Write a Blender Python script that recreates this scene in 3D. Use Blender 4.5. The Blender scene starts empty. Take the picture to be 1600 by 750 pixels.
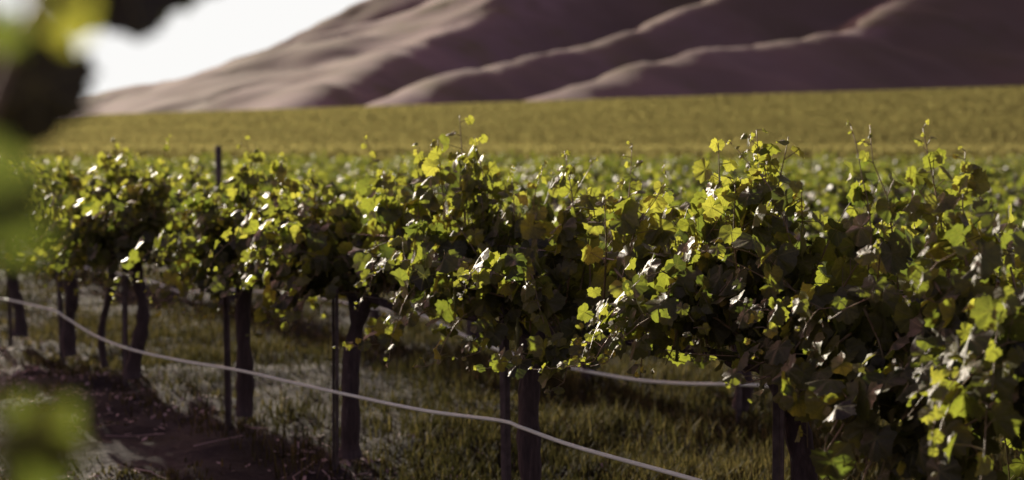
import bpy, math, random
import numpy as np
from mathutils import Vector, Matrix

PI = math.pi
# ------------------------------------------------------------------ camera
EYE = 1.65
FPX = 2222.0                      # focal length in pixels of the 1600 px wide photograph
PITCH = math.atan(150 / FPX)
D1, SPACING = 4.29, 3.11          # offsets of the rows
TH = 1600.0 / FPX                 # tangent of the angle the rows make with the view
scene = bpy.context.scene
cam_data = bpy.data.cameras.new('camera')
cam_data.sensor_width = 36.0
cam_data.lens = 50.0
cam_data.clip_start = 0.05
cam_data.clip_end = 9000.0
cam_data.dof.use_dof = True
cam_data.dof.focus_distance = 4.9
cam_data.dof.aperture_fstop = 1.9
camera = bpy.data.objects.new('camera', cam_data)
scene.collection.objects.link(camera)
camera.location = (0, 0, EYE)
camera.rotation_euler = (PI / 2 - PITCH, 0, 0)
scene.camera = camera

# ------------------------------------------------------------------ sky, sun, exposure
SUN_AZ = math.radians(-30)        # from straight ahead towards the left
SUN_EL = math.radians(17)
world = bpy.data.worlds.new('World')
scene.world = world
world.use_nodes = True
wn = world.node_tree.nodes
wl = world.node_tree.links
bg = wn['Background']
sky = wn.new('ShaderNodeTexSky')
sky.sky_type = 'NISHITA'
sky.sun_disc = False
sky.sun_elevation = SUN_EL
sky.sun_rotation = SUN_AZ
sky.air_density = 1.0
sky.dust_density = 2.2
sky.ozone_density = 1.0
tint = wn.new('ShaderNodeMix')
tint.data_type = 'RGBA'
tint.blend_type = 'MULTIPLY'
tint.inputs[0].default_value = 1.0
wl.new(sky.outputs[0], tint.inputs[6])
tint.inputs[7].default_value = (1.54, 0.86, 0.93, 1)      # pink tint added to the sky light to turn the shade plum
# added white veil: keeps the low sky ahead bright while the rest stays dim
wtc = wn.new('ShaderNodeTexCoord')
wsep = wn.new('ShaderNodeSeparateXYZ')
wl.new(wtc.outputs['Generated'], wsep.inputs[0])
wdot = wn.new('ShaderNodeVectorMath')
wdot.operation = 'DOT_PRODUCT'
wl.new(wtc.outputs['Generated'], wdot.inputs[0])
wdot.inputs[1].default_value = (math.sin(math.radians(-22)), math.cos(math.radians(-22)), 0.0)
wr1 = wn.new('ShaderNodeMapRange')
wr1.interpolation_type = 'SMOOTHSTEP'
wl.new(wdot.outputs['Value'], wr1.inputs[0])
wr1.inputs[1].default_value, wr1.inputs[2].default_value = 0.80, 0.93
wr2 = wn.new('ShaderNodeMapRange')
wr2.interpolation_type = 'SMOOTHSTEP'
wl.new(wsep.outputs[2], wr2.inputs[0])
wr2.inputs[1].default_value, wr2.inputs[2].default_value, wr2.inputs[3].default_value, wr2.inputs[4].default_value = 0.14, 0.34, 1.0, 0.0
wmul = wn.new('ShaderNodeMath')
wmul.operation = 'MULTIPLY'
wl.new(wr1.outputs[0], wmul.inputs[0]); wl.new(wr2.outputs[0], wmul.inputs[1])
veil = wn.new('ShaderNodeMix')
veil.data_type = 'RGBA'
wl.new(wmul.outputs[0], veil.inputs[0])
wl.new(tint.outputs[2], veil.inputs[6])
veil.inputs[7].default_value = (6.25, 6.2, 6.1, 1)
wl.new(veil.outputs[2], bg.inputs[0])
bg.inputs[1].default_value = 0.075

sun_dir = Vector((math.sin(SUN_AZ) * math.cos(SUN_EL), math.cos(SUN_AZ) * math.cos(SUN_EL), math.sin(SUN_EL)))
sun_data = bpy.data.lights.new('sun', 'SUN')
sun_data.energy = 5.0
sun_data.angle = math.radians(0.6)
sun_data.color = (1.0, 0.91, 0.74)
sun = bpy.data.objects.new('sun', sun_data)
scene.collection.objects.link(sun)
sun.rotation_euler = sun_dir.to_track_quat('Z', 'Y').to_euler()
sun.location = sun_dir * 60

scene.view_settings.view_transform = 'Standard'
scene.view_settings.look = 'None'
scene.view_settings.gamma = 1
scene.view_settings.exposure = 1.05
try:
    scene.cycles.max_bounces = 6
    scene.cycles.diffuse_bounces = 3
    scene.cycles.glossy_bounces = 2
    scene.cycles.transmission_bounces = 4
    scene.cycles.transparent_max_bounces = 4
except Exception:
    pass

# ------------------------------------------------------------------ helpers
col = scene.collection


def ray(px, py):
    """World direction through a pixel of the 1600x750 photograph, scaled so that Y = 1."""
    v = Vector(((px - 800) / FPX, (375 - py) / FPX, -1.0))
    v = camera.rotation_euler.to_matrix() @ v
    return v / v.y


def at(px, py, y):
    return Vector((0, 0, EYE)) + ray(px, py) * y


def row_y(px, d):
    """Distance along the view at which the row with offset d passes pixel column px."""
    return FPX * d / (px - 800 + 1600)


def tag(o, label=None, cat=None, group=None, kind=None):
    if label: o['label'] = label
    if cat: o['category'] = cat
    if group: o['group'] = group
    if kind: o['kind'] = kind
    return o


def empty(name, loc, rz=0.0):
    o = bpy.data.objects.new(name, None)
    o.empty_display_size = 0.2
    col.objects.link(o)
    o.location = loc
    o.rotation_euler = (0, 0, rz)
    return o


def mesh_from(name, V, polys, mat, smooth=True, parent=None, attrs=None):
    """polys: list of int arrays of shape (n, k)."""
    me = bpy.data.meshes.new(name)
    V = np.asarray(V, np.float32)
    me.vertices.add(len(V))
    me.vertices.foreach_set('co', V.ravel())
    idx, starts, off = [], [], 0
    for p in polys:
        p = np.asarray(p, np.int32)
        if not len(p): continue
        k = p.shape[1]
        starts.append(np.arange(len(p), dtype=np.int32) * k + off)
        idx.append(p.ravel())
        off += p.size
    idx = np.concatenate(idx); starts = np.concatenate(starts)
    me.loops.add(len(idx))
    me.loops.foreach_set('vertex_index', idx)
    me.polygons.add(len(starts))
    me.polygons.foreach_set('loop_start', starts)
    me.update(calc_edges=True)
    me.polygons.foreach_set('use_smooth', np.full(len(starts), smooth, dtype=bool))
    for an, (ty, arr) in (attrs or {}).items():
        a = me.attributes.new(an, ty, 'POINT')
        a.data.foreach_set('vector' if ty == 'FLOAT_VECTOR' else 'value', np.asarray(arr, np.float32).ravel())
    me.materials.append(mat)
    o = bpy.data.objects.new(name, me)
    col.objects.link(o)
    if parent is not None: o.parent = parent
    return o


def tube(paths, sides=8):
    """paths: list of (points Nx3, radii N). Returns V, quads, caps."""
    VV, QQ, TT, off = [], [], [], 0
    for pts, rad in paths:
        pts = np.asarray(pts, float)
        n = len(pts)
        rad = np.full(n, rad) if np.isscalar(rad) else np.asarray(rad, float)
        d = np.gradient(pts, axis=0)
        d /= np.linalg.norm(d, axis=1)[:, None] + 1e-9
        ref = np.array([0.31, 0.22, 0.92]) if abs(d[:, 2]).mean() < 0.8 else np.array([0.93, 0.31, 0.1])
        u = np.cross(d, ref); u /= np.linalg.norm(u, axis=1)[:, None] + 1e-9
        w = np.cross(d, u)
        a = np.arange(sides) * 2 * PI / sides
        ring = pts[:, None, :] + rad[:, None, None] * (np.cos(a)[None, :, None] * u[:, None, :] + np.sin(a)[None, :, None] * w[:, None, :])
        VV.append(ring.reshape(-1, 3))
        i = np.arange(n - 1)[:, None] * sides + off
        j = np.arange(sides)[None, :]
        jn = (j + 1) % sides
        QQ.append(np.stack([i + j, i + jn, i + sides + jn, i + sides + j], -1).reshape(-1, 4))
        for base in (off, off + (n - 1) * sides):
            k = np.arange(1, sides - 1)
            TT.append(np.stack([np.full_like(k, base), base + k, base + k + 1], -1))
        off += n * sides
    return np.concatenate(VV), np.concatenate(QQ), np.concatenate(TT)


def tube_obj(name, paths, mat, parent=None, sides=8):
    V, Q, T = tube(paths, sides)
    return mesh_from(name, V, [Q, T], mat, True, parent)


def spline(P, n):
    """Catmull-Rom through points P."""
    P = np.asarray(P, float)
    Q = np.vstack([2 * P[0] - P[1], P, 2 * P[-1] - P[-2]])
    t = np.linspace(0, len(P) - 1 - 1e-6, n)
    i = t.astype(int); f = (t - i)[:, None]
    a, b, c, d = Q[i], Q[i + 1], Q[i + 2], Q[i + 3]
    return 0.5 * (2 * b + (c - a) * f + (2 * a - 5 * b + 4 * c - d) * f ** 2 + (3 * b - a - 3 * c + d) * f ** 3)


# value noise for terrain (vectorised)
def vnoise(x, y, seed=0):
    xi = np.floor(x).astype(np.int64); yi = np.floor(y).astype(np.int64)
    fx = x - xi; fy = y - yi
    fx = fx * fx * (3 - 2 * fx); fy = fy * fy * (3 - 2 * fy)

    def h(a, b):
        n = (a * 374761393 + b * 668265263 + seed * 1442695041) & 0x7fffffff
        n = ((n ^ (n >> 13)) * 1274126177) & 0x7fffffff
        return ((n ^ (n >> 16)) & 0xffff) / 65535.0
    return (h(xi, yi) * (1 - fx) + h(xi + 1, yi) * fx) * (1 - fy) + (h(xi, yi + 1) * (1 - fx) + h(xi + 1, yi + 1) * fx) * fy - 0.5


# ------------------------------------------------------------------ materials
def new_mat(name):
    m = bpy.data.materials.new(name)
    m.use_nodes = True
    nt = m.node_tree
    return m, nt.nodes, nt.links, nt.nodes['Principled BSDF']


def noise_node(n, l, scale, detail=4, vec=None, rough=0.55):
    t = n.new('ShaderNodeTexNoise')
    t.inputs['Scale'].default_value = scale
    t.inputs['Detail'].default_value = detail
    t.inputs['Roughness'].default_value = rough
    if vec is not None: l.new(vec, t.inputs['Vector'])
    return t


def ramp_node(n, l, fac, stops):
    r = n.new('ShaderNodeValToRGB')
    el = r.color_ramp.elements
    while len(el) < len(stops): el.new(0.5)
    for e, (p, c) in zip(el, stops):
        e.position = p
        e.color = (*c, 1)
    l.new(fac, r.inputs[0])
    return r


def math_node(n, l, op, a, b=None, c=None):
    m = n.new('ShaderNodeMath')
    m.operation = op
    for i, v in enumerate((a, b, c)):
        if v is None: continue
        if isinstance(v, (int, float)): m.inputs[i].default_value = v
        else: l.new(v, m.inputs[i])
    return m.outputs[0]


def mix_node(n, l, fac, a, b, blend='MIX'):
    m = n.new('ShaderNodeMix')
    m.data_type = 'RGBA'
    m.blend_type = blend
    for i, v in ((0, fac), (6, a), (7, b)):
        if isinstance(v, (int, float)): m.inputs[i].default_value = v
        elif isinstance(v, tuple): m.inputs[i].default_value = (*v, 1)
        else: l.new(v, m.inputs[i])
    return m.outputs[2]


def bump(n, l, p, height, strength, dist):
    b = n.new('ShaderNodeBump')
    b.inputs['Strength'].default_value = strength
    b.inputs['Distance'].default_value = dist
    l.new(height, b.inputs['Height'])
    l.new(b.outputs[0], p.inputs['Normal'])
    return b


def leaf_material(name, veins=True):
    m, n, l, p = new_mat(name)
    at_r = n.new('ShaderNodeAttribute'); at_r.attribute_name = 'rnd'
    rnd = at_r.outputs['Fac']
    base = ramp_node(n, l, rnd, [(0.0, (0.045, 0.043, 0.022)), (0.45, (0.068, 0.067, 0.026)), (0.8, (0.11, 0.106, 0.034)), (1.0, (0.18, 0.165, 0.05))]).outputs[0]
    trans = ramp_node(n, l, rnd, [(0.0, (0.03, 0.034, 0.008)), (0.22, (0.120, 0.165, 0.022)), (0.5, (0.258, 0.294, 0.030)), (1.0, (0.48, 0.48, 0.06))]).outputs[0]  # lowest stop cut down so the close shaded leaves turn dark
    if veins:
        lv = n.new('ShaderNodeAttribute'); lv.attribute_name = 'luv'
        sx = n.new('ShaderNodeSeparateXYZ'); l.new(lv.outputs['Vector'], sx.inputs[0])
        ax = math_node(n, l, 'ABSOLUTE', sx.outputs[0]); y = sx.outputs[1]
        vein = None
        for deg in (0.0, 50.0, 112.0):
            sn, cs = math.sin(math.radians(deg)), math.cos(math.radians(deg))
            cr = math_node(n, l, 'ABSOLUTE', math_node(n, l, 'SUBTRACT', math_node(n, l, 'MULTIPLY', ax, cs), math_node(n, l, 'MULTIPLY', y, sn)))
            dt = math_node(n, l, 'ADD', math_node(n, l, 'MULTIPLY', ax, sn), math_node(n, l, 'MULTIPLY', y, cs))
            w = math_node(n, l, 'SUBTRACT', 0.034, math_node(n, l, 'MULTIPLY', dt, 0.022))
            v = math_node(n, l, 'MULTIPLY', math_node(n, l, 'LESS_THAN', cr, w), math_node(n, l, 'GREATER_THAN', dt, 0.0))
            vein = v if vein is None else math_node(n, l, 'MAXIMUM', vein, v)
        nz = noise_node(n, l, 7.0, 3, lv.outputs['Vector'])
        mott = math_node(n, l, 'MULTIPLY_ADD', nz.outputs[0], 0.9, 0.55)
        cmb = n.new('ShaderNodeCombineColor')
        for i in range(3): l.new(mott, cmb.inputs[i])
        base = mix_node(n, l, 1.0, base, cmb.outputs[0], 'MULTIPLY')
        trans = mix_node(n, l, 1.0, trans, cmb.outputs[0], 'MULTIPLY')
        base = mix_node(n, l, math_node(n, l, 'MULTIPLY', vein, 0.55), base, (0.19, 0.19, 0.06))
        trans = mix_node(n, l, math_node(n, l, 'MULTIPLY', vein, 0.55), trans, (0.12, 0.12, 0.02))
        h = math_node(n, l, 'ADD', math_node(n, l, 'MULTIPLY', vein, -1.0), math_node(n, l, 'MULTIPLY', nz.outputs[0], 1.6))
        bump(n, l, p, h, 0.5, 0.002)
    l.new(base, p.inputs['Base Color'])
    p.inputs['Roughness'].default_value = 0.46
    p.inputs['Specular IOR Level'].default_value = 0.38
    tr = n.new('ShaderNodeBsdfTranslucent')
    l.new(trans, tr.inputs[0])
    mx = n.new('ShaderNodeMixShader')
    mx.inputs[0].default_value = 0.48
    l.new(p.outputs[0], mx.inputs[1]); l.new(tr.outputs[0], mx.inputs[2])
    l.new(mx.outputs[0], n['Material Output'].inputs[0])
    return m


M_LEAF = leaf_material('vine_leaf')
M_LEAF_FAR = leaf_material('vine_leaf_plain', False)


def field_material():
    m, n, l, p = new_mat('far_vine_foliage')
    a = n.new('ShaderNodeAttribute'); a.attribute_name = 'rnd'
    geo = n.new('ShaderNodeNewGeometry')
    mp = n.new('ShaderNodeMapping'); mp.inputs['Scale'].default_value = (0.006, 0.022, 0.0)
    l.new(geo.outputs['Position'], mp.inputs[0])
    nz = noise_node(n, l, 1.0, 4, mp.outputs[0])
    f = math_node(n, l, 'ADD', math_node(n, l, 'MULTIPLY', a.outputs['Fac'], 0.45), math_node(n, l, 'MULTIPLY', nz.outputs[0], 0.55))
    c = ramp_node(n, l, f, [(0.3, (0.19, 0.175, 0.062)), (0.55, (0.265, 0.245, 0.080)), (0.75, (0.34, 0.32, 0.098))]).outputs[0]
    d = n.new('ShaderNodeBsdfDiffuse'); l.new(mix_node(n, l, 1.0, c, (0.42, 0.42, 0.48), 'MULTIPLY'), d.inputs[0])
    t = n.new('ShaderNodeBsdfTranslucent'); l.new(c, t.inputs[0])
    mx = n.new('ShaderNodeMixShader'); mx.inputs[0].default_value = 0.5
    l.new(d.outputs[0], mx.inputs[1]); l.new(t.outputs[0], mx.inputs[2])
    l.new(mx.outputs[0], n['Material Output'].inputs[0])
    return m


M_FIELD = field_material()


def bark_material():
    m, n, l, p = new_mat('vine_bark')
    tc = n.new('ShaderNodeTexCoord')
    mp = n.new('ShaderNodeMapping'); mp.inputs['Scale'].default_value = (60, 60, 9)
    l.new(tc.outputs['Object'], mp.inputs[0])
    nz = noise_node(n, l, 1.0, 6, mp.outputs[0], 0.65)
    l.new(ramp_node(n, l, nz.outputs[0], [(0.3, (0.022, 0.016, 0.014)), (0.6, (0.060, 0.044, 0.038)), (0.8, (0.15, 0.115, 0.10))]).outputs[0], p.inputs['Base Color'])
    p.inputs['Roughness'].default_value = 0.9
    bump(n, l, p, nz.outputs[0], 1.0, 0.02)
    return m


def simple(name, c1, c2, scale, rough, metal=0.0, bumpd=0.0, spec=0.5):
    m, n, l, p = new_mat(name)
    tc = n.new('ShaderNodeTexCoord')
    nz = noise_node(n, l, scale, 5, tc.outputs['Object'])
    l.new(ramp_node(n, l, nz.outputs[0], [(0.35, c1), (0.68, c2)]).outputs[0], p.inputs['Base Color'])
    p.inputs['Roughness'].default_value = rough
    p.inputs['Metallic'].default_value = metal
    p.inputs['Specular IOR Level'].default_value = spec
    if bumpd: bump(n, l, p, nz.outputs[0], 0.6, bumpd)
    return m


M_BARK = bark_material()
M_CANE = simple('green_cane', (0.10, 0.085, 0.03), (0.20, 0.13, 0.06), 14, 0.5)
M_STEEL = simple('weathered_steel', (0.05, 0.042, 0.040), (0.13, 0.11, 0.10), 18, 0.55, 0.4, 0.001)
M_HOSE = simple('sunlit_tone_hose', (0.68, 0.80, 0.64), (0.78, 0.92, 0.74), 9, 0.7)  # sunlight put into the colour: whitened, with green against the pink sky
M_WIRE = simple('fence_wire', (0.28, 0.24, 0.22), (0.45, 0.39, 0.36), 25, 0.35, 0.6)
M_POST = simple('weathered_wood', (0.04, 0.032, 0.03), (0.09, 0.07, 0.06), 9, 0.85, 0, 0.004)
M_BERRY = simple('green_berries', (0.09, 0.10, 0.03), (0.15, 0.16, 0.05), 40, 0.4)
M_LITTER = simple('dry_leaf_litter', (0.22, 0.155, 0.13), (0.40, 0.29, 0.25), 3, 0.8)


def grass_material():
    m, n, l, p = new_mat('grass_blade')
    a = n.new('ShaderNodeAttribute'); a.attribute_name = 'rnd'
    c = ramp_node(n, l, a.outputs['Fac'], [(0.0, (0.018, 0.018, 0.006)), (0.5, (0.048, 0.044, 0.013)), (1.0, (0.15, 0.125, 0.042))]).outputs[0]
    l.new(c, p.inputs['Base Color'])
    p.inputs['Specular IOR Level'].default_value = 0.15
    p.inputs['Roughness'].default_value = 0.8
    tr = n.new('ShaderNodeBsdfTranslucent'); l.new(c, tr.inputs[0])
    mx = n.new('ShaderNodeMixShader'); mx.inputs[0].default_value = 0.4
    l.new(p.outputs[0], mx.inputs[1]); l.new(tr.outputs[0], mx.inputs[2])
    l.new(mx.outputs[0], n['Material Output'].inputs[0])
    return m


M_GRASS = grass_material()


def ground_material():
    m, n, l, p = new_mat('vineyard_soil')
    geo = n.new('ShaderNodeNewGeometry')
    big = noise_node(n, l, 1.1, 5, geo.outputs['Position'])
    fine = noise_node(n, l, 22, 6, geo.outputs['Position'], 0.7)
    soil = ramp_node(n, l, fine.outputs[0], [(0.3, (0.017, 0.012, 0.011)), (0.55, (0.030, 0.023, 0.020)), (0.78, (0.080, 0.060, 0.050))]).outputs[0]
    turf = ramp_node(n, l, fine.outputs[0], [(0.3, (0.013, 0.010, 0.007)), (0.75, (0.032, 0.026, 0.014))]).outputs[0]
    f = ramp_node(n, l, big.outputs[0], [(0.48, (0, 0, 0)), (0.62, (1, 1, 1))]).outputs[0]
    ta = n.new('ShaderNodeAttribute'); ta.attribute_name = 'turf'
    f = math_node(n, l, 'MAXIMUM', f, ta.outputs['Fac'])
    l.new(mix_node(n, l, f, soil, turf), p.inputs['Base Color'])
    p.inputs['Roughness'].default_value = 0.95
    p.inputs['Specular IOR Level'].default_value = 0.2
    bump(n, l, p, math_node(n, l, 'ADD', fine.outputs[0], big.outputs[0]), 1.0, 0.05)
    return m


def hill_material():
    m, n, l, p = new_mat('dry_hill_grass')
    geo = n.new('ShaderNodeNewGeometry')
    mp = n.new('ShaderNodeMapping'); mp.inputs['Scale'].default_value = (0.010, 0.010, 0.018)
    l.new(geo.outputs['Position'], mp.inputs[0])
    a = noise_node(n, l, 1.0, 5, mp.outputs[0], 0.6)
    b = noise_node(n, l, 6.0, 6, mp.outputs[0], 0.6)
    mx = math_node(n, l, 'ADD', math_node(n, l, 'MULTIPLY', a.outputs[0], 0.75), math_node(n, l, 'MULTIPLY', b.outputs[0], 0.25))
    c = ramp_node(n, l, mx, [(0.36, (0.115, 0.095, 0.046)), (0.46, (0.155, 0.113, 0.090)), (0.56, (0.170, 0.118, 0.108)), (0.68, (0.205, 0.148, 0.128))]).outputs[0]
    wood = n.new('ShaderNodeAttribute'); wood.attribute_name = 'scrub'
    c = mix_node(n, l, wood.outputs['Fac'], c, (0.085, 0.066, 0.042))
    l.new(c, p.inputs['Base Color'])
    p.inputs['Roughness'].default_value = 1.0
    p.inputs['Specular IOR Level'].default_value = 0.1
    return m


# ------------------------------------------------------------------ terrain
def ground_z(x, y):
    x = np.asarray(x, float); y = np.asarray(y, float)
    q = np.clip((y - 155) / 445.0, 0, 3.5)
    u = np.clip(x / np.maximum(y, 20.0), -0.7, 0.8)
    z = (17.9 + 18.5 * u) * np.where(q < 1, q ** 1.15, 1 + 0.50 * (q - 1))
    return z


def gz(x, y): return float(ground_z(x, y))


def grid_mesh(name, xs, ys, zf, mat, extra=None):
    X, Y = np.meshgrid(xs, ys)
    Z = zf(X, Y)
    V = np.stack([X, Y, Z], -1).reshape(-1, 3)
    nx, ny = len(xs), len(ys)
    i = (np.arange(ny - 1)[:, None] * nx + np.arange(nx - 1)[None, :])
    Q = np.stack([i, i + 1, i + nx + 1, i + nx], -1).reshape(-1, 4)
    attrs = {k: ('FLOAT', f(X, Y, Z).ravel()) for k, f in (extra or {}).items()}
    return mesh_from(name, V, [Q], mat, True, None, attrs)


def stretch(lo, hi, n, power):
    t = np.linspace(-1, 1, n)
    return np.sign(t) * np.abs(t) ** power * (hi - lo) / 2 + (hi + lo) / 2


xs = np.concatenate([[-3800, -2200, -1400, -900, -600, -400, -260, -160, -90, -50], np.arange(-30, -9, 0.5), np.arange(-9, 6, 0.1), np.arange(6, 20, 0.5), [24, 30, 45, 70, 110, 180, 280, 420, 640, 950, 1500, 2400, 3800]])
ys = np.concatenate([[-400, -120, -40, -15], np.arange(-6, 6, 0.5), np.arange(6, 16, 0.1), np.arange(16, 36, 0.4), np.geomspace(37, 600, 70), [680, 800, 1000, 1400, 2000, 2900, 4000]])


def near_z(X, Y):
    fade = np.clip((40 - np.abs(Y)) / 20, 0, 1) * np.clip((30 - np.abs(X)) / 10, 0, 1)
    b = 0.09 * vnoise(X * 1.3, Y * 1.3, 3) + 0.075 * vnoise(X * 3.1, Y * 3.1, 5) + 0.04 * vnoise(X * 8.3, Y * 8.3, 6)
    return ground_z(X, Y) + fade * b


def turf_mask(X, Y, Z):
    per = SPACING / math.hypot(1, TH)
    k = np.mod((X + TH * Y - D1) / math.hypot(1, TH), per)
    m = np.clip((per / 2 - np.abs(k - per / 2) + 0.30 * vnoise(X * 2.2, Y * 2.2, 81) - 0.12) / 0.25, 0, 1)
    return m * ((X + TH * Y) > D1)


ground = grid_mesh('ground', xs, ys, near_z, ground_material(), {'turf': turf_mask})
tag(ground, kind='structure')

# hills: every crest line is (pixel column, pixel row, distance)
CRESTS = [
    # the crest line, and how steeply the ground falls away on the left and on the right of it
    ([(-700, 175, 2700), (-300, 165, 2600), (100, 152, 2450), (270, 123, 2300), (420, 92, 2200), (640, 60, 2150)], .35, .40),
    ([(215, 168, 1500), (310, 118, 1560), (400, 80, 1620), (570, 0, 1700), (720, -80, 1780), (900, -150, 1900), (1300, -240, 2200)], .85, .55),
    ([(430, 174, 690), (520, 128, 800), (600, 80, 940), (650, 62, 1020), (720, 36, 1120), (800, 0, 1230), (950, -80, 1400), (1150, -160, 1700)], .33, .62),
    ([(590, 168, 640), (640, 142, 700), (700, 116, 775), (800, 91, 870), (940, 65, 1000), (1100, 0, 1160), (1300, -90, 1400), (1500, -170, 1700)], .50, .60),
    ([(830, 158, 630), (890, 138, 690), (960, 111, 755), (1060, 81, 840), (1200, 66, 950), (1330, 45, 1070), (1400, 0, 1180), (1560, -90, 1400), (1700, -200, 1700)], .55, .42),
]


def hill_z(X, Y):
    H = np.full(X.shape, -60.0)
    wob = 26 * vnoise(X / 120, Y / 120, 11) + 12 * vnoise(X / 48, Y / 48, 12)
    for pts, sl, sr in CRESTS:
        P = np.array([at(*p)[:] for p in pts])
        D = np.full(X.shape, -1e9)
        for a, b in zip(P[:-1], P[1:]):
            d = b[:2] - a[:2]; L2 = (d ** 2).sum()
            t = np.clip(((X - a[0]) * d[0] + (Y - a[1]) * d[1]) / L2, 0, 1)
            dx = X - (a[0] + t * d[0]); dy = Y - (a[1] + t * d[1])
            dist = np.sqrt(dx ** 2 + dy ** 2)
            side = d[0] * dy - d[1] * dx             # > 0 on the left of the rising crest
            s = np.where(side > 0, sl, sr)
            dd = np.sqrt(dist ** 2 + 16.0 ** 2) - 16.0
            amt = np.clip(dist / 60, 0, 1)
            D = np.maximum(D, a[2] + t * (b[2] - a[2]) - s * dd * (1 + 0.0 * amt) - amt * np.abs(wob) * 0.6)
        H = np.maximum(H, D)
    H = H + (2.2 * vnoise(X / 34, Y / 34, 21) + 1.2 * vnoise(X / 15, Y / 22, 22) - 7.0 * (0.5 - np.abs(vnoise((X + 0.5 * Y) / 46, (Y - 0.5 * X) / 190, 23))) ** 3 * 4) * np.clip((Y - 640) / 200, 0, 1)
    base = ground_z(X, Y) - 3
    return np.maximum(H, base)


def scrub(X, Y, Z):
    # scrub thickens towards the eastern hills and covers the low spur at the plain's edge
    a = np.maximum(np.clip((X + 40) / 330 + 0.6 * vnoise(X / 90, Y / 90, 71), 0, 0.75), np.clip((-X - 90) / 120, 0, 1) * np.clip(0.45 + 0.9 * vnoise(X / 70, Y / 160, 78), 0, .8))
    b = np.clip((X - 58) / 12 + 1.2 * vnoise(X / 14, Y / 14, 72), 0, 1) * np.clip((650 + 0.95 * (X - 58) - Y) / 16 + 1.5 * vnoise(X / 20, Y / 20, 73), 0, 1)
    # paler colour along two crests brings out their sunlit streaks
    for (p0, p1, w) in (((1290, 52, 1030), (1420, -20, 1230), 16), ((735, 32, 1140), (850, -25, 1270), 14)):
        A = np.array(at(*p0)[:2]); B = np.array(at(*p1)[:2]); d = B - A
        t = np.clip(((X - A[0]) * d[0] + (Y - A[1]) * d[1]) / (d ** 2).sum(), 0, 1)
        dist = np.hypot(X - A[0] - t * d[0], Y - A[1] - t * d[1])
        a = a * np.clip((dist - w) / 14, 0, 1)
    tuft = np.clip((vnoise(X / 17, Y / 24, 74) + 0.6 * vnoise(X / 8, Y / 9, 75) - 0.10) * 3.0, 0, 0.55) * np.clip(0.55 + 1.6 * vnoise(X / 110, Y / 140, 76), 0, 1)
    return np.maximum(np.maximum(a, b), tuft)


hx = np.arange(-1500, 1400, 11.0)
hy = np.concatenate([np.arange(590, 1300, 8.0), np.arange(1300, 2900, 16.0)])
hills = grid_mesh('hills', hx, hy, hill_z, hill_material(), {'scrub': scrub})
tag(hills, kind='structure')

# ------------------------------------------------------------------ grape leaves
LOBES = [(0, 1.0), (22, .86), (32, .80), (50, .95), (72, .82), (84, .77), (108, .88), (138, .78), (156, .66), (171, .40), (180, .14)]


def leaf_template(n_out, seed, hi):
    rs = np.random.RandomState(seed)
    ph = np.linspace(-180, 180, n_out, endpoint=False) + 180.0 / n_out
    r = np.interp(np.abs(ph), [a for a, _ in LOBES], [b for _, b in LOBES])
    r = r * (1 + 0.06 * rs.randn(n_out)) if not hi else r * (1 + 0.045 * rs.randn(n_out) + 0.055 * np.where(np.arange(n_out) % 2, 1, -1))
    a = np.radians(ph)
    fold = rs.uniform(-0.25, 0.85); droop = rs.uniform(0.05, 0.60); wav = rs.uniform(0.04, 0.16); cup = rs.uniform(-.12, .22); tw = rs.uniform(-.3, .3)
    wf = rs.randint(3, 6); wp = rs.uniform(0, 6)

    def shape(x, y):
        rr = np.sqrt(x * x + y * y); aa = np.arctan2(x, y)
        z = -fold * np.abs(x) - droop * np.maximum(y, 0) ** 2 * 0.8 + cup * rr ** 2 + wav * rr ** 1.5 * np.sin(wf * aa + wp) + tw * x * y
        # the blade puckers between its main veins
        z = z + 0.05 * rr * np.cos(aa * 360 / 51.0)
        return np.stack([x, y, z], -1)
    rings = (0.33, 0.66, 1.0) if hi else (1.0,)
    V = [shape(np.zeros(1), np.zeros(1))]
    for f in rings:
        rr = r if f == 1.0 else (0.5 * r + 0.5 * r.mean()) * f
        V.append(shape(np.sin(a) * rr * f / (f if f != 1.0 else 1.0), np.cos(a) * rr))
    V = np.concatenate(V)
    T, Qd = [], []
    k = np.arange(n_out); kn = (k + 1) % n_out
    ok = k != n_out - 1                                  # leave the petiole notch open
    T.append(np.stack([np.zeros(n_out, int), 1 + kn, 1 + k], -1)[ok])
    for s in range(len(rings) - 1):
        o0, o1 = 1 + s * n_out, 1 + (s + 1) * n_out
        T.append(np.stack([o0 + k, o0 + kn, o1 + kn], -1)[ok])
        T.append(np.stack([o0 + k, o1 + kn, o1 + k], -1)[ok])
    return V, np.concatenate(T)


TPL_HI = [leaf_template(34, s, True) for s in range(10)]
TPL_MID = [leaf_template(18, 50 + s, True)for s in range(8)]
TPL_LO = [leaf_template(9, 100 + s, False) for s in range(6)]


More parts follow.
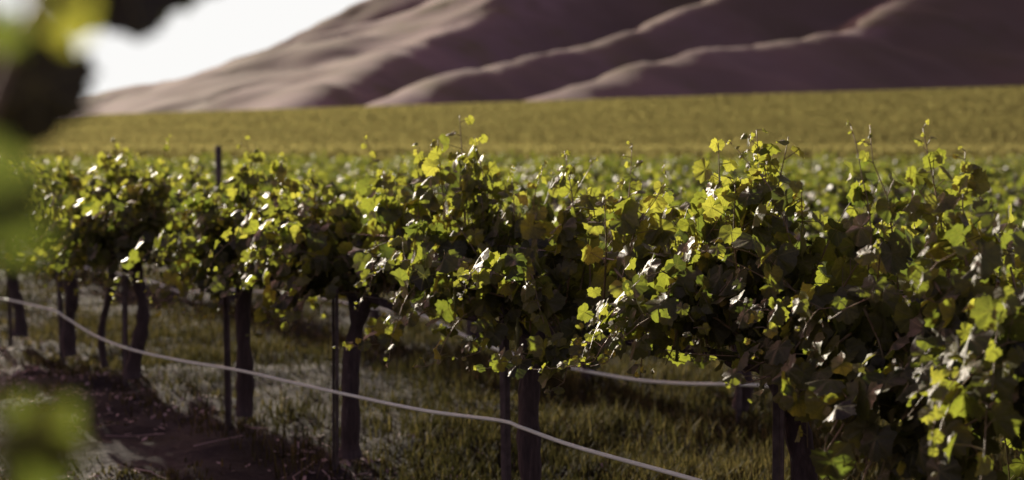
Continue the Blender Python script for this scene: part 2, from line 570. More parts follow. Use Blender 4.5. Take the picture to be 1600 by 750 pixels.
def build_leaves(name, L, mat, tpls, parent=None, rs=None, extra=None):
    """L: list of (position, tip direction, normal, size, colour 0..1)."""
    rs = rs or np.random.RandomState(1)
    P = np.array([l[0] for l in L]); T = np.array([l[1] for l in L]); N = np.array([l[2] for l in L])
    S = np.array([l[3] for l in L]); C = np.array([l[4] for l in L])
    T /= np.linalg.norm(T, axis=1)[:, None] + 1e-9
    N = N - (N * T).sum(1)[:, None] * T
    N /= np.linalg.norm(N, axis=1)[:, None] + 1e-9
    X = np.cross(T, N)
    which = rs.randint(0, len(tpls), len(P))
    VV, FF, RR, UU, off = [], [], [], [], 0
    for w, (tv, tf) in enumerate(tpls):
        m = which == w
        k = int(m.sum())
        if not k: continue
        s = S[m][:, None, None] * (1 + 0.0 * tv[None, :, :1])
        asp = rs.uniform(0.85, 1.12, k)[:, None, None]
        v = P[m][:, None, :] + s * (tv[None, :, :1] * asp * X[m][:, None, :] + tv[None, :, 1:2] * T[m][:, None, :] + tv[None, :, 2:] * N[m][:, None, :])
        VV.append(v.reshape(-1, 3))
        FF.append((tf[None] + (np.arange(k) * len(tv))[:, None, None] + off).reshape(-1, 3))
        RR.append(np.repeat(C[m], len(tv)))
        u = np.tile(tv[:, :2], (k, 1)); UU.append(np.concatenate([u, np.repeat(rs.uniform(0, 50, k), len(tv))[:, None]], 1))
        off += k * len(tv)
    quads = np.zeros((0, 4), int)
    if extra is not None:
        VV.append(extra[0]); RR.append(extra[2]); UU.append(np.zeros((len(extra[0]), 3))); quads = extra[1] + off
    return mesh_from(name, np.concatenate(VV), [np.concatenate(FF), quads], mat, True, parent,
                     {'rnd': ('FLOAT', np.concatenate(RR)), 'luv': ('FLOAT_VECTOR', np.concatenate(UU))})


def nrm(v): return v / (np.linalg.norm(v) + 1e-9)


def leaf_on(L, rs, p, d, size, age, side, outward, lat=0.06):
    """One leaf on a petiole leaving point p of a shoot with direction d."""
    up = np.array([0, 0, 1.0])
    pet = nrm(np.cross(d, up + 0.3 * rs.randn(3)) * side + 0.45 * up + 0.7 * outward + 0.35 * rs.randn(3))
    base = p + pet * lat * (0.6 + 0.8 * rs.rand())
    t = nrm(pet * 0.55 + outward * 0.25 + np.array([0, 0, -rs.uniform(0.4, 1.9)]) + 0.40 * rs.randn(3))
    n = nrm(outward * 0.75 + up * rs.uniform(0.2, 1.0) + 0.50 * rs.randn(3))
    L.append((base, t, n, size, age))
    return base


def shoot(L, canes, rs, p, d, length, size, grav, hedge=0.0, outward=None, tipfade=0.42, young=0.0, zmin=0.62, step=0.028, gap=0.055):
    p = np.array(p, float); d = nrm(np.array(d, float))
    pts, side, acc = [p.copy()], 1, 0.0
    n = int(length / step)
    nod = []
    for i in range(n):
        f = i / max(n - 1, 1)
        d = nrm(d + np.array([0, 0, -grav]) * (0.35 + f) * step * 9 + 0.07 * rs.randn(3))
        if p[2] + d[2] * step < zmin and d[2] < 0: d = nrm(d * np.array([1, 1, 0.05]))
        p = p + d * step
        pts.append(p.copy())
        acc += step
        g = gap * (1 - 0.45 * f)
        if acc >= g:
            acc = 0; side = -side
            taper = 1.0 if f < 1 - tipfade else max(0.16, 1 - 0.9 * (f - (1 - tipfade)) / tipfade)
            sz = size * taper * rs.uniform(0.75, 1.15)
            o = outward if outward is not None else nrm(np.array([0.25 * rs.randn(), p[1] + 0.12 * rs.randn(), 0.05]))
            age = np.clip(0.34 + 0.16 * rs.randn() + 0.40 * (1 - taper) + young + (0.25 if rs.rand() < 0.10 else 0), 0, 1)
            b = leaf_on(L, rs, p, d, sz, age, side, o, 0.065 * taper + 0.008)
            nod.append((p.copy(), b))
            if rs.rand() < 0.30 and f < 0.75:                        # a lateral with two or three small leaves
                q = p.copy(); dd = nrm(rs.randn(3) + o * 0.8 + np.array([0, 0, .2]))
                for k in range(rs.randint(2, 4)):
                    q = q + dd * 0.04
                    leaf_on(L, rs, q, dd, sz * rs.uniform(0.35, 0.65), np.clip(age + 0.15, 0, 1), side, o, 0.03)
    pts = np.array(pts)
    canes.append((pts[::2] if len(pts) > 5 else pts, np.linspace(0.0045, 0.0012, len(pts[::2] if len(pts) > 5 else pts))))
    for a, b in nod:
        canes.append((np.array([a, (a + b) / 2 + np.array([0, 0, .004]), b]), np.array([0.0016, 0.0013, 0.0011])))
    return pts


def cluster(rs, p, length=0.11):
    V, T, off = [], [], 0
    a = np.array([(1, 0, 0), (-1, 0, 0), (0, 1, 0), (0, -1, 0), (0, 0, 1), (0, 0, -1)], float)
    f = np.array([(0, 2, 4), (2, 1, 4), (1, 3, 4), (3, 0, 4), (2, 0, 5), (1, 2, 5), (3, 1, 5), (0, 3, 5)])
    for i in range(90):
        t = rs.rand() ** 0.8
        w = 0.015 * (1 - t) + 0.004
        c = p + np.array([w * rs.randn() * .8, w * rs.randn() * .8, -t * length])
        V.append(c + a * rs.uniform(0.0022, 0.0036)); T.append(f + off); off += 6
    V, T = np.concatenate(V), np.concatenate(T)
    st = np.array([p + np.array([0, 0, .05]), p, p - np.array([0, 0, length])])
    SV, SQ, ST = tube([(st, np.array([.003, .009, .004]))], 6)
    return np.concatenate([V, SV]), T, SQ + len(V), ST + len(V)


VINE_RZ = math.atan2(1.0, -TH)          # local x runs along the row away from the camera, local y towards the camera side
CR, SR = math.cos(VINE_RZ), math.sin(VINE_RZ)


def to_local(root, w):
    v = np.array(w) - np.array(root)
    return np.array([v[0] * CR + v[1] * SR, -v[0] * SR + v[1] * CR, v[2]])


def trunk_path(rs, top=0.86, lean=0.04):
    z = np.linspace(-0.04, top, 16)
    a, b = rs.uniform(0, 6, 2)
    f = z / top
    pts = np.stack([lean * rs.randn() * f + 0.034 * np.sin(a + f * rs.uniform(5, 9)) * f ** .3, lean * rs.randn() * f + 0.028 * np.sin(b + f * 6) * f ** .3, z], -1)
    rad = 0.055 - 0.014 * f + 0.0075 * rs.randn(16) * 0.8
    rad[0] += 0.022; rad[1] += 0.012; rad[-1] += 0.012; rad[-2] += 0.008
    return pts, rad


def make_vine(name, loc, seed, hi=1, n_shoot=34, leaf=0.066, guides=(), hangers=(), clusters=0, top=1.0, young=0.0, width=0.62, trunk_r=1.0, lowz=0.64, drape=False):
    """hi: 2 focus vine, 1 front row, 0 background."""
    rs = np.random.RandomState(seed)
    zlow = lowz
    root = empty(name, loc, VINE_RZ)
    tp, tr = trunk_path(rs)
    tr = tr * trunk_r
    arms = []
    head = tp[-1]
    for s in (-1, 1):
        q = [head - np.array([0, 0, 0.06]), head + np.array([s * .10, 0, .03])]
        for k in range(1, 5):
            q.append(np.array([head[0] * (1 - k / 5) + s * (0.10 + width * .9 * k / 4), head[1] * (1 - k / 5) + 0.012 * rs.randn(), 0.90 + 0.015 * rs.randn()]))
        arms.append((spline(q, 18), np.linspace(0.026, 0.013, 18) * (0.5 + 0.5 * trunk_r) + 0.002 * rs.randn(18)))
    tk = tube_obj('trunk', [(tp, tr)], M_BARK, root, 12 if hi else 7)
    tube_obj('cordon', arms, M_BARK, root, 8 if hi else 5)
    L, canes = [], []
    for i in range(n_shoot):
        x = rs.uniform(-width, width)
        zc = 0.92 + 0.02 * rs.randn()
        y0 = 0.02 * rs.randn()
        edge = abs(x) / width
        kind = rs.rand() if not hi else rs.rand() ** 0.85
        sgn = rs.choice([-1, 1])
        if kind < 0.40:        # upright
            d = (0.25 * rs.randn(), 0.30 * sgn * rs.rand(), 1.0); ln = rs.uniform(0.45, 0.74) * (1 - 0.42 * edge ** 2) * top; g = 0.10
        elif kind < 0.78:      # arching outwards
            d = (0.35 * rs.randn(), sgn * rs.uniform(0.45, 0.9), 0.95); ln = rs.uniform(0.55, 0.95); g = 0.42
        else:                  # low skirt
            d = (0.45 * rs.randn(), sgn * rs.uniform(0.7, 1.1), 0.25); ln = rs.uniform(0.35, 0.70); g = 0.60
        shoot(L, canes, rs, (x, y0, zc), d, ln, leaf, g, young=young, zmin=lowz + 0.05 * rs.randn() + (0.26 if drape and x > -.40 else 0), gap=0.048 if hi else 0.095)
    if drape:                  # a curtain of shoots that hang to the ground on the near end
        for i in range(17):
            sgn = 1 if rs.rand() < .7 else -1
            x = rs.uniform(-1.0, -0.48) if sgn > 0 else rs.uniform(-.8, -.22)
            shoot(L, canes, rs, (x, 0.05 * sgn, 0.93 + .05 * rs.randn()), (0.3 * rs.randn(), sgn * rs.uniform(.5, 1.0), rs.uniform(-.1, .6)), rs.uniform(.75, 1.15), leaf, 0.62, zmin=0.10 + 0.25 * rs.rand())
    more = []
    for tip, lsize, sdx in guides:     # lower companions that fill out every peak
        for k in range(3 if lsize > .048 else 1):
            more.append((tuple(np.array(tip) + np.array([0.07 * rs.randn(), 0.07 * rs.randn(), -rs.uniform(.03, .20)])), 0.060, sdx + 0.06 * rs.randn()))
    for g in list(guides) + more:      # shoots that stand above the crown: world tip, leaf size
        tip, lsize, start_dx = g
        t = to_local(loc, tip)
        s = np.array([t[0] + start_dx, t[1] * 0.3, 0.95])
        mid = (s + t) / 2 + np.array([0.05 * rs.randn(), 0.05 * rs.randn(), 0.06])
        P = spline([s, mid, t], 24)
        side = 1
        for k in range(4, 24, 2 if lsize > .05 else 1):
            f = k / 23
            taper = 1.0 if f < .65 else max(0.22, 1 - (0.95 if lsize < .048 else 0.66) * ((f - .65) / .35) ** 1.4)
            side = -side
            d = nrm(P[min(k + 1, 23)] - P[k - 1])
            o = nrm(np.array([rs.randn(), rs.randn() + 0.3, 0.1]))
            b = leaf_on(L, rs, P[k], d, lsize * taper * rs.uniform(.8, 1.15), np.clip(0.55 + 0.15 * rs.randn() + .35 * (1 - taper), 0, 1), side, o, 0.06 * taper + 0.01)
            canes.append((np.array([P[k], (P[k] + b) / 2, b]), np.array([0.0016, 0.0014, 0.0012])))
        canes.append((P, np.linspace(0.0048, 0.0014, 24)))
    if drape:                  # pruned clear below the fruiting wire on the far side of the stake
        ok = lambda p: not (p[0] + 1.2 * p[1] > 0.07 and p[2] < 0.93 - 0.10 * (p[0] + 1.2 * p[1] > .75))
        L = [l for l in L if ok(np.array(l[0]) + np.array(l[1]) / (np.linalg.norm(l[1]) + 1e-9) * l[3] * .8) and ok(l[0])]
        cut = []
        for pts, rad in canes:
            k = 0
            while k < len(pts) and ok(pts[k]): k += 1
            if k >= 2: cut.append((pts[:k], rad[:k] if not np.isscalar(rad) else rad))
        canes = cut
    for h in hangers:          # hand-set shoots: list of world points, leaf size, tint
        pts, lsize, yg, gap = h
        P = spline([to_local(loc, p) for p in pts], 40)
        acc, side = 0, 1
        for k in range(1, 40):
            acc += np.linalg.norm(P[k] - P[k - 1])
            if acc > gap:
                acc = 0; side = -side
                f = k / 39
                taper = 1.0 if f < .7 else 1 - .7 * (f - .7) / .3
                d = nrm(P[k] - P[k - 1])
                b = leaf_on(L, rs, P[k], d, lsize * taper * rs.uniform(.85, 1.15), np.clip(yg + 0.12 * rs.randn(), 0, 1), side, np.array([0.3 * rs.randn(), 1.0, 0.0]), 0.05)
                canes.append((np.array([P[k], (P[k] + b) / 2 + np.array([0, 0, .006]), b]), np.array([0.0017, 0.0015, 0.0012])))
        canes.append((P, np.linspace(0.005, 0.0018, 40)))
    tube_obj('canes', canes, M_CANE, root, 5 if hi == 2 else 3)
    build_leaves('crown', L, M_LEAF if hi else M_LEAF_FAR, (TPL_LO, TPL_MID, TPL_HI)[hi], root, rs)
    for k in range(clusters):
        V, T, SQ, ST = cluster(rs, np.array([rs.uniform(-width, width), rs.uniform(0.12, 0.30), rs.uniform(0.85, 1.08)]))
        mesh_from('grape_cluster', V, [T, SQ, ST], M_BERRY, True, root)
    return root


# ------------------------------------------------------------------ the front row
KZ = FPX * D1


def row_point(px, d, dz=0.0, dperp=0.0):
    y = row_y(px, d)
    return Vector((d - y * TH + dperp * CR * 0, y, 0))


def guide(px, py, size, dx=0.0, off=0.0):
    y = row_y(px, D1 - off)
    return (at(px, py, y)[:], size, dx)


def W(px, py, off=0.30):
    """A world point on the camera side of the front row, off metres nearer than its centre line."""
    y = row_y(px, D1 - off)
    return at(px, py, y)[:]


FRONT = [
    # trunk column, seed, detail, shoots, guides, hangers, clusters, label
    (1900, 7, 2, 34, [], [], 1, 'grapevine at the right edge of the photo, only its crown entering the frame'),
    (1262, 11, 2, 58, [guide(1182, 203, .050), guide(1232, 214, .052, .05), guide(1442, 200, .046, -.16), guide(1508, 236, .046, -.1), guide(1140, 290, .06, .05)],
     [([W(1300, 500, .2), W(1240, 550), W(1258, 620), W(1262, 700)], .066, .72, .048),
      ([W(1330, 520, .2), W(1290, 560), W(1310, 620), W(1300, 700)], .064, .66, .050),
      ([W(1340, 560, .2), W(1270, 590, .4), W(1285, 650, .4)], .060, .72, .05),
      ([W(1400, 520), W(1440, 600), W(1425, 690), W(1415, 760)], .060, .50, .045),
      ([W(1460, 440, .25), W(1500, 520, .25), W(1480, 600, .2), W(1500, 690, .15)], .062, .35, .04),
      ([W(1350, 480, .2), W(1380, 560, .2), W(1370, 640, .2), W(1350, 740, .2)], .062, .35, .04),
      ([W(1560, 440, .2), W(1540, 500, .2), W(1500, 560, .15), W(1460, 640, .1)], .062, .45, .04)],
     4, 'sharp grapevine with big backlit leaves hanging low in front of its steel stake'),
    (832, 23, 2, 46, [guide(718, 180, .062, -.05), guide(742, 215, .06, -.05), guide(882, 236, .045), guide(988, 226, .034, .12), guide(1030, 302, .085, .10)],
     [([W(800, 420), W(830, 430), W(840, 470), W(850, 505)], .052, .80, .045),
      ([W(960, 420), W(1010, 480), W(1005, 540), W(1000, 590)], .056, .55, .045),
      ([W(1040, 430), W(1060, 480), W(1055, 530), W(1040, 570)], .05, .4, .045)],
     2, 'grapevine crowned by the tallest upright leafy shoot, its thick trunk right of a stake'),
    (545, 31, 1, 44, [guide(490, 275, .05), guide(655, 230, .05, -.1), guide(600, 270, .05)], [([W(420, 370), W(425, 420), W(435, 470), W(450, 490)], .055, .7, .05)], 0,
     'grapevine with a wide dark shaded crown, next vine left of the thickest trunk'),
    (375, 43, 1, 40, [guide(385, 216, .05), guide(297, 246, .045), guide(440, 250, .05)], [], 0, 'soft focus grapevine whose wavy trunk stands in front of the sagging rear hose'),
    (205, 57, 1, 38, [guide(178, 216, .055), guide(190, 235, .06), guide(240, 260, .05)], [], 0, 'blurred grapevine with a straight stout trunk and a bright tuft on top'),
    (108, 61, 1, 34, [guide(95, 262, .05)], [], 0, 'blurred grapevine with a trunk curving to the right at its foot, near left edge'),
    (25, 73, 1, 30, [], [], 0, 'blurred grapevine at the left edge, partly veiled by close leaves'),
    (-52, 83, 1, 28, [], [], 0, 'grapevine beyond the left edge of the row, trunk out of frame'),
]
STAKE_LABEL = {
    1262: 'dark steel stake with bright edges rising into the sharp vine, lowest leaves beside it',
    832: 'steel stake standing left of the thickest trunk, behind the bend of the hose',
    545: 'steel stake left of the trunk under the wide dark crown',
    375: 'blurred steel stake left of the wavy trunk by the sagging rear hose',
    205: 'blurred thin stake hugging the straight stout trunk',
    108: 'blurred stake left of the curved trunk near the left edge',
    25: 'blurred stake at the left edge beside the last visible trunk',
}


def stake_mesh(bm_h):
    """A steel star post: three thin webs, as one mesh."""
    V, Q, off = [], [], 0
    for k in range(3):
        a = k * 2 * PI / 3 + 0.5
        u = np.array([math.cos(a), math.sin(a), 0]); w = np.array([-u[1], u[0], 0])
        wd = 0.024 if k else 0.020
        for z0, z1 in ((-0.3, bm_h),):
            c = [u * 0.0021 - w * .002, u * wd - w * .002, u * wd + w * .002, u * 0.0021 + w * .002]
            for z in (z0, z1):
                for p in c: V.append(p + np.array([0, 0, z]))
            Q += [[off + i, off + (i + 1) % 4, off + 4 + (i + 1) % 4, off + 4 + i] for i in range(4)]
            Q += [[off, off + 3, off + 2, off + 1], [off + 4, off + 5, off + 6, off + 7]]
            off += 8
    return np.array(V), np.array(Q)


front_roots = []
for px, seed, hi, ns, gds, hng, ncl, lab in FRONT:
    p = row_point(px, D1)
    v = make_vine('grapevine', p[:], seed, hi, int(ns * (0.95 if hi == 2 else 1.35)), 0.066 if hi == 2 else 0.064, gds, hng, ncl, width=0.58 if hi == 2 else 0.42, drape=px == 1262, lowz={832: .76, 1262: .66}.get(px, .58), top=(1.13 if px in (1262, 1900) else 1.0) + 0.22 * ((seed * 7) % 10) / 10)
    tag(v, lab, 'grapevine', 'grapevines of the front row')
    front_roots.append(v)
    if px in STAKE_LABEL:
        V, Q = stake_mesh(1.05)
        sp = row_point(px - {1262: 36, 832: 40, 545: 25, 375: 22, 205: 14, 108: 16, 25: 14}[px], D1 - 0.04)
        st = mesh_from('vine_stake', V, [Q], M_STEEL, False)
        st.location = sp
        st.rotation_euler = (0.01, 0.012 * (1 if seed % 2 else -1), seed)
        tag(st, STAKE_LABEL[px], 'stake', 'stakes of the front row')

# a young replacement vine between two old ones
yp = row_point(157, D1)
yv = make_vine('grapevine', yp[:], 97, 1, 8, 0.055, width=0.3, trunk_r=0.55)
tag(yv, 'young grapevine with a thin wavy trunk, between two stouter blurred trunks', 'grapevine', 'grapevines of the front row')

# irrigation hoses and wires
def hose(name, pix, d, r, mat, label, cat, n=160):
    P = [at(x, y, row_y(x, d))[:] for x, y in pix]
    o = tube_obj(name, [(spline(P, n), r)], mat, None, 8)
    tag(o, label, cat)
    return o


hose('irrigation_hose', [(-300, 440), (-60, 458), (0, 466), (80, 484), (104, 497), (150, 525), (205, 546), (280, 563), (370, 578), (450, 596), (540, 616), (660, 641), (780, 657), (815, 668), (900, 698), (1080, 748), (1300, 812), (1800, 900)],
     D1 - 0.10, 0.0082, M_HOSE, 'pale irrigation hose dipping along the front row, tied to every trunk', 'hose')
D2 = D1 + SPACING
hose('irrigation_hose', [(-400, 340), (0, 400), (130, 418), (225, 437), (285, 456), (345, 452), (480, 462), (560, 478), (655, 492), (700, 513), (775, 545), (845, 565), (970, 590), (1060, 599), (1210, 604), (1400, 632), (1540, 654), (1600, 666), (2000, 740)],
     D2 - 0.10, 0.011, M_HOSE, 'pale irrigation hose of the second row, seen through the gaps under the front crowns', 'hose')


def wire(h, d, label, r=0.0016):
    y0, y1 = 2.4, 30.0
    n = 60
    ys_ = np.linspace(y0, y1, n)
    sag = 0.012 * np.sin(ys_ * 2.3)
    P = np.stack([d - ys_ * TH, ys_, h + sag], -1)
    o = tube_obj('trellis_wire', [(P, r)], M_WIRE, None, 5)
    tag(o, label, 'wire')


wire(0.905, D1, 'thin fruiting wire crossing the gap left of the sharp vine stake')
wire(1.21, D1, 'thin upper wire showing between the leaves of the front row')
wire(0.92, D2, 'thin fruiting wire of the second row under its crowns', 0.002)

# ------------------------------------------------------------------ the rows behind
protos = []
for k in range(5):
    protos.append(make_vine('grapevine', (0, 0, -500), 200 + k, 0, 30, 0.074, young=-0.14, width=0.46, top=0.86 + 0.10 * (k % 4)))
stake_proto_V, stake_proto_Q = stake_mesh(1.05)
stake_me = None


def copy_tree(o):
    c = o.copy(); col.objects.link(c)
    for ch in o.children:
        d = ch.copy(); col.objects.link(d); d.parent = c
    return c


rng = random.Random(5)
spots = []
for i in range(1, 60):
    d = D1 + SPACING * i
    y = 2.0 + rng.uniform(0, 1.15)
    if i == 1: y = row_y(1158, D2) - 1.153 * 6
    while y < 75:
        x = d - y * TH
        if abs(x) < 0.375 * y + 1.1 and y > 4:
            spots.append((y, i, x, d))
        y += 1.153 * (1 + (0 if i == 1 else rng.uniform(-.04, .04)))
spots.sort()
N_BACK = 288
LIMIT_Y = spots[min(N_BACK, len(spots) - 1)][0]
used = [False] * len(protos)
for y, i, x, d in spots[:N_BACK]:
    k = rng.randrange(len(protos))
    v = protos[k] if not used[k] else copy_tree(protos[k])
    used[k] = True
    v.location = (x, y, gz(x, y))
    s = rng.uniform(0.82, 0.92)
    v.scale = (1, 1, s)
    v.rotation_euler = (0, 0, VINE_RZ + (PI if rng.random() < .5 else 0) + rng.uniform(-.05, .05))
    if i == 1:
        tag(v, 'grapevine of the second row, directly behind the front row across the grassy alley', 'grapevine', 'grapevines of the second row')
    elif i == 2:
        tag(v, 'grapevine of the third row, its blurred crown seen over the second row', 'grapevine', 'grapevines of the third row')
    else:
        tag(v, 'blurred yellow green grapevine in the crowded rows behind the third row', 'grapevine', 'grapevines in the rows further back')
    if i in (1, 2):
        if stake_me is None:
            st = mesh_from('vine_stake', stake_proto_V, [stake_proto_Q], M_STEEL, False); stake_me = st
        else:
            st = stake_me.copy(); col.objects.link(st)
        dx = -0.16 if i == 1 else -0.14
        st.location = (x - CR * 0.1 + dx * 0.5, y - 0.1, gz(x, y))
        st.rotation_euler = (0, 0, rng.uniform(0, 6))
        tag(st, 'blurred steel stake beside a trunk of the %s row' % ('second', 'third')[i - 1], 'stake', 'stakes of the %s row' % ('second', 'third')[i - 1])


def wood_post(px, py, d, label):
    y = row_y(px, d)
    p = at(px, py, y)
    z = np.array([-0.3, 0.5, p.z - 0.02, p.z])
    o = tube_obj('trellis_post', [(np.stack([0 * z, 0 * z, z], -1), np.array([.036, .036, .034, .030]))], M_POST, None, 12)
    o.location = (p.x, p.y, gz(p.x, p.y))
    tag(o, label, 'post')


wood_post(341, 228, D1 + SPACING, 'dark wooden trellis post standing above the crowns left of the small leafy shoot')

# the rest of the vineyard: too many to count
def far_rows():
    rs = np.random.RandomState(77)
    L = []
    i = 1
    P, T, N, S, C = [], [], [], [], []
    HV, HQ, HR, hoff = [], [], [], 0
    while True:
        d = D1 + SPACING * i
        if d > 960: break
        y0 = max(LIMIT_Y, d / (TH + 0.42)); y1 = min(800, d / max(TH - 0.44, 0.1))
        i += 1
        if y1 <= y0: continue
        for ya, yb, dens, size in ((LIMIT_Y, 100, 75, .10), (100, 170, 40, .14), (170, 300, 16, .20), (300, 800, 3.2, .36)):
            a, b = max(y0, ya), min(y1, yb)
            if b <= a: continue
            n = int((b - a) * 1.23 * dens)
            y = rs.uniform(a, b, n)
            ang = rs.uniform(-0.5, PI + .5, n)
            hum = 1 + 0.10 * np.sin(y / 1.153 * 2 * PI + i) + 0.08 * rs.randn(n)
            off = 0.36 * np.cos(ang) * hum
            z = 0.98 + 0.46 * np.sin(ang) * hum
            x = d - y * TH + off * 1.23
            P.append(np.stack([x, y, ground_z(x, y) + z], -1))
            o = np.stack([np.cos(ang) * 1.0, -0.4 * np.cos(ang), np.sin(ang)], -1)
            N.append(o + 0.55 * rs.randn(n, 3))
            T.append(rs.randn(n, 3) * .7 + np.array([0, 0, -.6]))
            S.append(size * rs.uniform(.6, 1.2, n)); C.append(np.clip(.45 + .2 * rs.randn(n), 0, 1))
        a = max(y0, 165)
        if y1 > a + 3:                                   # a ragged hedge, lumpy with every vine
            m = int((y1 - a) / 0.75) + 2
            y = np.linspace(a, y1, m)
            ang = np.linspace(-0.35, PI + .35, 6)[None, :]
            hum = 1 + 0.16 * rs.randn(m, 6)
            x = d - y[:, None] * TH + 0.42 * np.cos(ang) * hum * 1.23
            z = ground_z(x, y[:, None]) + 1.04 + 0.30 * np.sin(ang) * hum
            HV.append(np.stack([x, np.repeat(y[:, None], 6, 1), z], -1).reshape(-1, 3))
            o = np.arange(m - 1)[:, None] * 6 + np.arange(5)[None, :] + hoff
            HQ.append(np.stack([o, o + 1, o + 7, o + 6], -1).reshape(-1, 4))
            HR.append(np.clip(.45 + .22 * rs.randn(m * 6), 0, 1))
            hoff += m * 6
    P = np.concatenate(P); T = np.concatenate(T); N = np.concatenate(N); S = np.concatenate(S); C = np.concatenate(C)
    print('far leaves', len(P))
    HV = np.concatenate(HV)
    build_extra = (HV, np.concatenate(HQ), np.concatenate(HR))
    return build_leaves('far_vine_rows', list(zip(P, T, N, S, C)), M_FIELD, [(leaf_template(6, 300 + s, False)) for s in range(4)], None, rs, build_extra)


fr = far_rows()
tag(fr, 'distant vineyard rows merging into one yellow green field below the hills', 'vineyard', None, 'stuff')

# ------------------------------------------------------------------ grass and litter
def grass():
    rs = np.random.RandomState(9)
    V, F, R = [], [], []
    n = 230000
    y = 6.3 + 24 * rs.rand(n) ** 1.5
    x = rs.uniform(-0.40, 0.42, n) * y
    perp = (x + TH * y - D1) / math.hypot(1, TH)          # metres beyond the front row
    dens = 0.5 + 1.6 * vnoise(x * 0.9, y * 0.9, 31) + 0.9 * vnoise(x * 3, y * 3, 32)
    alley = np.clip((perp + 0.45) / 0.5, 0.05, 1)
    front = np.clip(1 - (perp + 0.7) / -0.5, 0, 1)
    keep = rs.rand(n) < np.where(perp > -0.3, alley * np.clip(1.2 * dens + .2, 0.28, 1), 0.95 * np.clip(dens - .12, 0, 1))
    x, y, perp = x[keep], y[keep], perp[keep]
    n = len(x)
    # tall around the foot of the second row and in tufts
    k = np.mod(perp, SPACING * math.cos(math.atan(TH)))
    per = SPACING * math.cos(math.atan(TH))
    strip = np.exp(-((np.minimum(k, per - k)) / 0.45) ** 2) * (perp > 1)
    h = (0.03 + 0.06 * rs.rand(n) + 0.03 * strip + 0.13 * np.clip(vnoise(x * 1.5, y * 1.5, 41) * 2.4, 0, 1) * rs.rand(n)) * np.where(perp < -0.3, .4, 1)
    w = 0.0025 + 0.002 * rs.rand(n) + 0.0001 * y
    a = rs.uniform(0, 2 * PI, n)
    lean = rs.uniform(0.1, 0.7, n) * h
    b = np.stack([x, y, near_z(x, y) - 0.01], -1)
    sd = np.stack([-np.sin(a), np.cos(a), 0 * a], -1) * w[:, None]
    le = np.stack([np.cos(a), np.sin(a), 0 * a], -1) * lean[:, None]
    up = np.array([0, 0, 1.0]) * h[:, None]
    V = np.stack([b - sd, b + sd, b + le * .3 + up * .6 - sd * .8, b + le * .3 + up * .6 + sd * .8, b + le + up], 1).reshape(-1, 3)
    o = np.arange(n)[:, None] * 5
    Q = (o + np.array([[0, 1, 3, 2]])); Tt = (o + np.array([[2, 3, 4]]))
    col_r = np.clip(0.42 + 0.22 * rs.randn(n) + .5 * vnoise(x, y, 51), 0, 1)
    g = mesh_from('grass', V, [Q, Tt], M_GRASS, True, None, {'rnd': ('FLOAT', np.repeat(col_r, 5))})
    tag(g, 'rough grass and weeds growing in the alleys between the rows', 'grass', None, 'stuff')


grass()


def litter():
    rs = np.random.RandomState(19)
    n = 26000
    y = 6.3 + 14 * rs.rand(n) ** 1.4
    x = rs.uniform(-0.40, 0.40, n) * y
    perp = (x + TH * y - D1) / math.hypot(1, TH)
    keep = rs.rand(n) < np.clip(np.where(perp < 0.3, 0.75, 0.06) * (0.6 + 2.2 * vnoise(x * 1.2, y * 1.2, 61)), 0, 1)
    x, y = x[keep], y[keep]; n = len(x)
    a = rs.uniform(0, 2 * PI, n); s = rs.uniform(0.008, 0.03, n); asp = rs.uniform(.25, .8, n)
    c = np.stack([x, y, near_z(x, y) + 0.008], -1)
    u = np.stack([np.cos(a), np.sin(a), .35 * rs.randn(n)], -1) * s[:, None]
    w = np.stack([-np.sin(a), np.cos(a), .35 * rs.randn(n)], -1) * (s * asp)[:, None]
    V = np.stack([c - u, c - w * .9 + u * .1, c + u, c + w], 1).reshape(-1, 3)
    o = np.arange(n)[:, None] * 4
    tri = [o + np.array([[0, 1, 2]]), o + np.array([[0, 2, 3]])]
    tw = []
    for k in range(90):
        ty = 6.6 + 8 * rs.rand() ** 1.3; tx = rs.uniform(-.4, .1) * ty
        if (tx + TH * ty - D1) > .3: continue
        ta = rs.uniform(0, PI); tl = rs.uniform(.05, .22)
        q = np.array([[tx + np.cos(ta) * tl * s + .02 * rs.randn(), ty + np.sin(ta) * tl * s + .02 * rs.randn(), 0] for s in (-1, -.3, .3, 1)])
        q[:, 2] = near_z(q[:, 0], q[:, 1]) + .012 + .01 * rs.rand(4)
        tw.append((q, rs.uniform(.002, .0045)))
    TV, TQ, TT = tube(tw, 4)
    g = mesh_from('leaf_litter', np.concatenate([V, TV]), tri + [TQ + len(V), TT + len(V)], M_LITTER, False)
    tag(g, 'dry leaf litter and prunings scattered on the soil before the front row', 'litter', None, 'stuff')


litter()

# ------------------------------------------------------------------ the row the camera stands in
D0 = 0.12
for k in range(9):
    y = 2.6 + 1.153 * k
    x = D0 - y * TH
    v = copy_tree(protos[k % len(protos)])
    v.location = (x, y, 0)
    v.scale = (1, 1, 1)
    v.rotation_euler = (0, 0, VINE_RZ + (PI if k % 2 else 0))
    tag(v, 'grapevine of the row beside the camera, beyond the left edge of the photo', 'grapevine', 'grapevines of the camera side row')

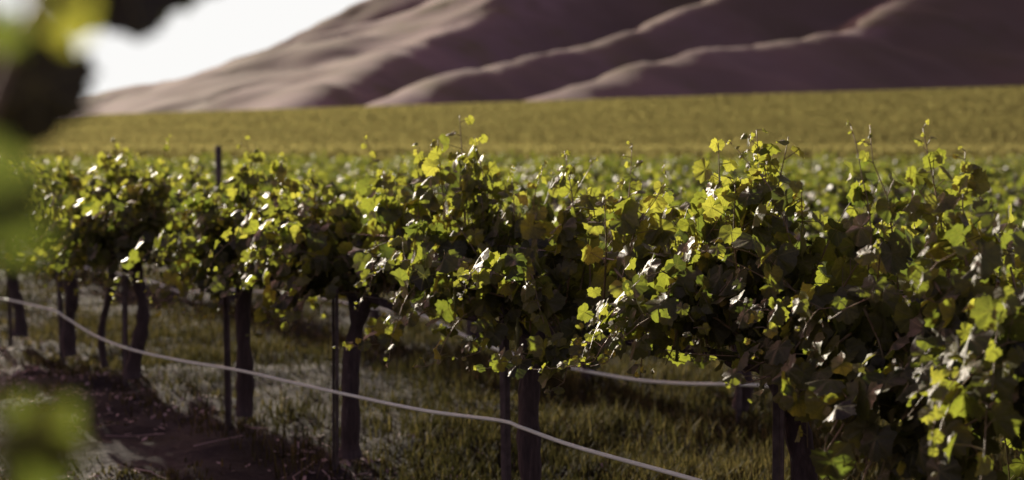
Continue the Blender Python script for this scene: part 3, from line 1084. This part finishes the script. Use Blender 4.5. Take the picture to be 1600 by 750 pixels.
# ------------------------------------------------------------------ the vine close to the camera
def close_vine():
    rs = np.random.RandomState(3)
    base = Vector((-0.66, 1.25, 0.0))
    root = empty('grapevine', base, VINE_RZ)
    loc = base[:]
    def lc(px, py, y): return to_local(loc, at(px, py, y)[:])
    tube_obj('trunk', [trunk_path(rs)], M_BARK, root, 12)
    h = np.array([0, 0, .84])
    tube_obj('cordon', [(spline([h, h + np.array([-.2, 0, .06]), h + np.array([-.5, .02, .07])], 12), .017)], M_BARK, root, 8)
    tip = lc(250, -120, 1.15)
    cane = spline([h, lc(-140, 560, 1.1), lc(-60, 300, 1.05), lc(30, 60, 1.08), lc(120, -60, 1.12), tip], 50)
    low = spline([h, lc(-150, 720, 1.05), lc(-40, 640, 1.0), lc(20, 560, 1.0)], 20)
    tube_obj('cane', [(cane, np.linspace(.006, .003, 50)), (low, np.linspace(.005, .003, 20))], M_CANE, root, 8)
    #      petiole pixel, tip pixel, distance, normal (world), size, tint
    S = sun_dir
    spec = [
        # broad leaves in shade; the shade is put into the colour by near-zero tints
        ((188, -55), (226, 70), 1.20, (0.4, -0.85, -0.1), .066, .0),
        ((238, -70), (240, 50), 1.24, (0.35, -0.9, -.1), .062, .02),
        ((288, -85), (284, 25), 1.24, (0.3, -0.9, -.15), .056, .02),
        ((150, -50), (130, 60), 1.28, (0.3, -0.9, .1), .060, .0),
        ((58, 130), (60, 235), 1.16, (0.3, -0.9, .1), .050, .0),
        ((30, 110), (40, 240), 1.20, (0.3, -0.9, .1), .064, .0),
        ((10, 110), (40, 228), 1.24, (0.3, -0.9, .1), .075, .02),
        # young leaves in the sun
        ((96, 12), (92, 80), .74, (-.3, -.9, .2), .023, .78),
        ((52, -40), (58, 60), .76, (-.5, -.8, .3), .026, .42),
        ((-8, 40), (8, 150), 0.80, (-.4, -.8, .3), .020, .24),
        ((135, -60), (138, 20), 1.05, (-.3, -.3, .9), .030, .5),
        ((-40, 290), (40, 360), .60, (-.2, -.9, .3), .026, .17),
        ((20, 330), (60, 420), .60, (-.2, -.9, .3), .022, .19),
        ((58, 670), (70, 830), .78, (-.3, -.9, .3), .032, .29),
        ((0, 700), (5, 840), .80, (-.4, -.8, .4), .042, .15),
    ]
    for (bx, by), (tx, ty), y, n, size, tint_ in spec:
        b = np.array(at(bx, by, y)[:]); t = np.array(at(tx, ty, y)[:]) - b
        nl = np.array(n)
        bl = to_local(loc, b); tl = to_local(loc, b + t) - bl; nn = to_local(loc, b + nl) - bl
        build_leaves('leaf', [(bl, tl, nn, size, tint_)], M_LEAF, [TPL_HI[rs.randint(10)]], root, rs)
    tag(root, 'strongly blurred grapevine with large dim leaves, close to the camera at the left edge', 'grapevine')


close_vine()
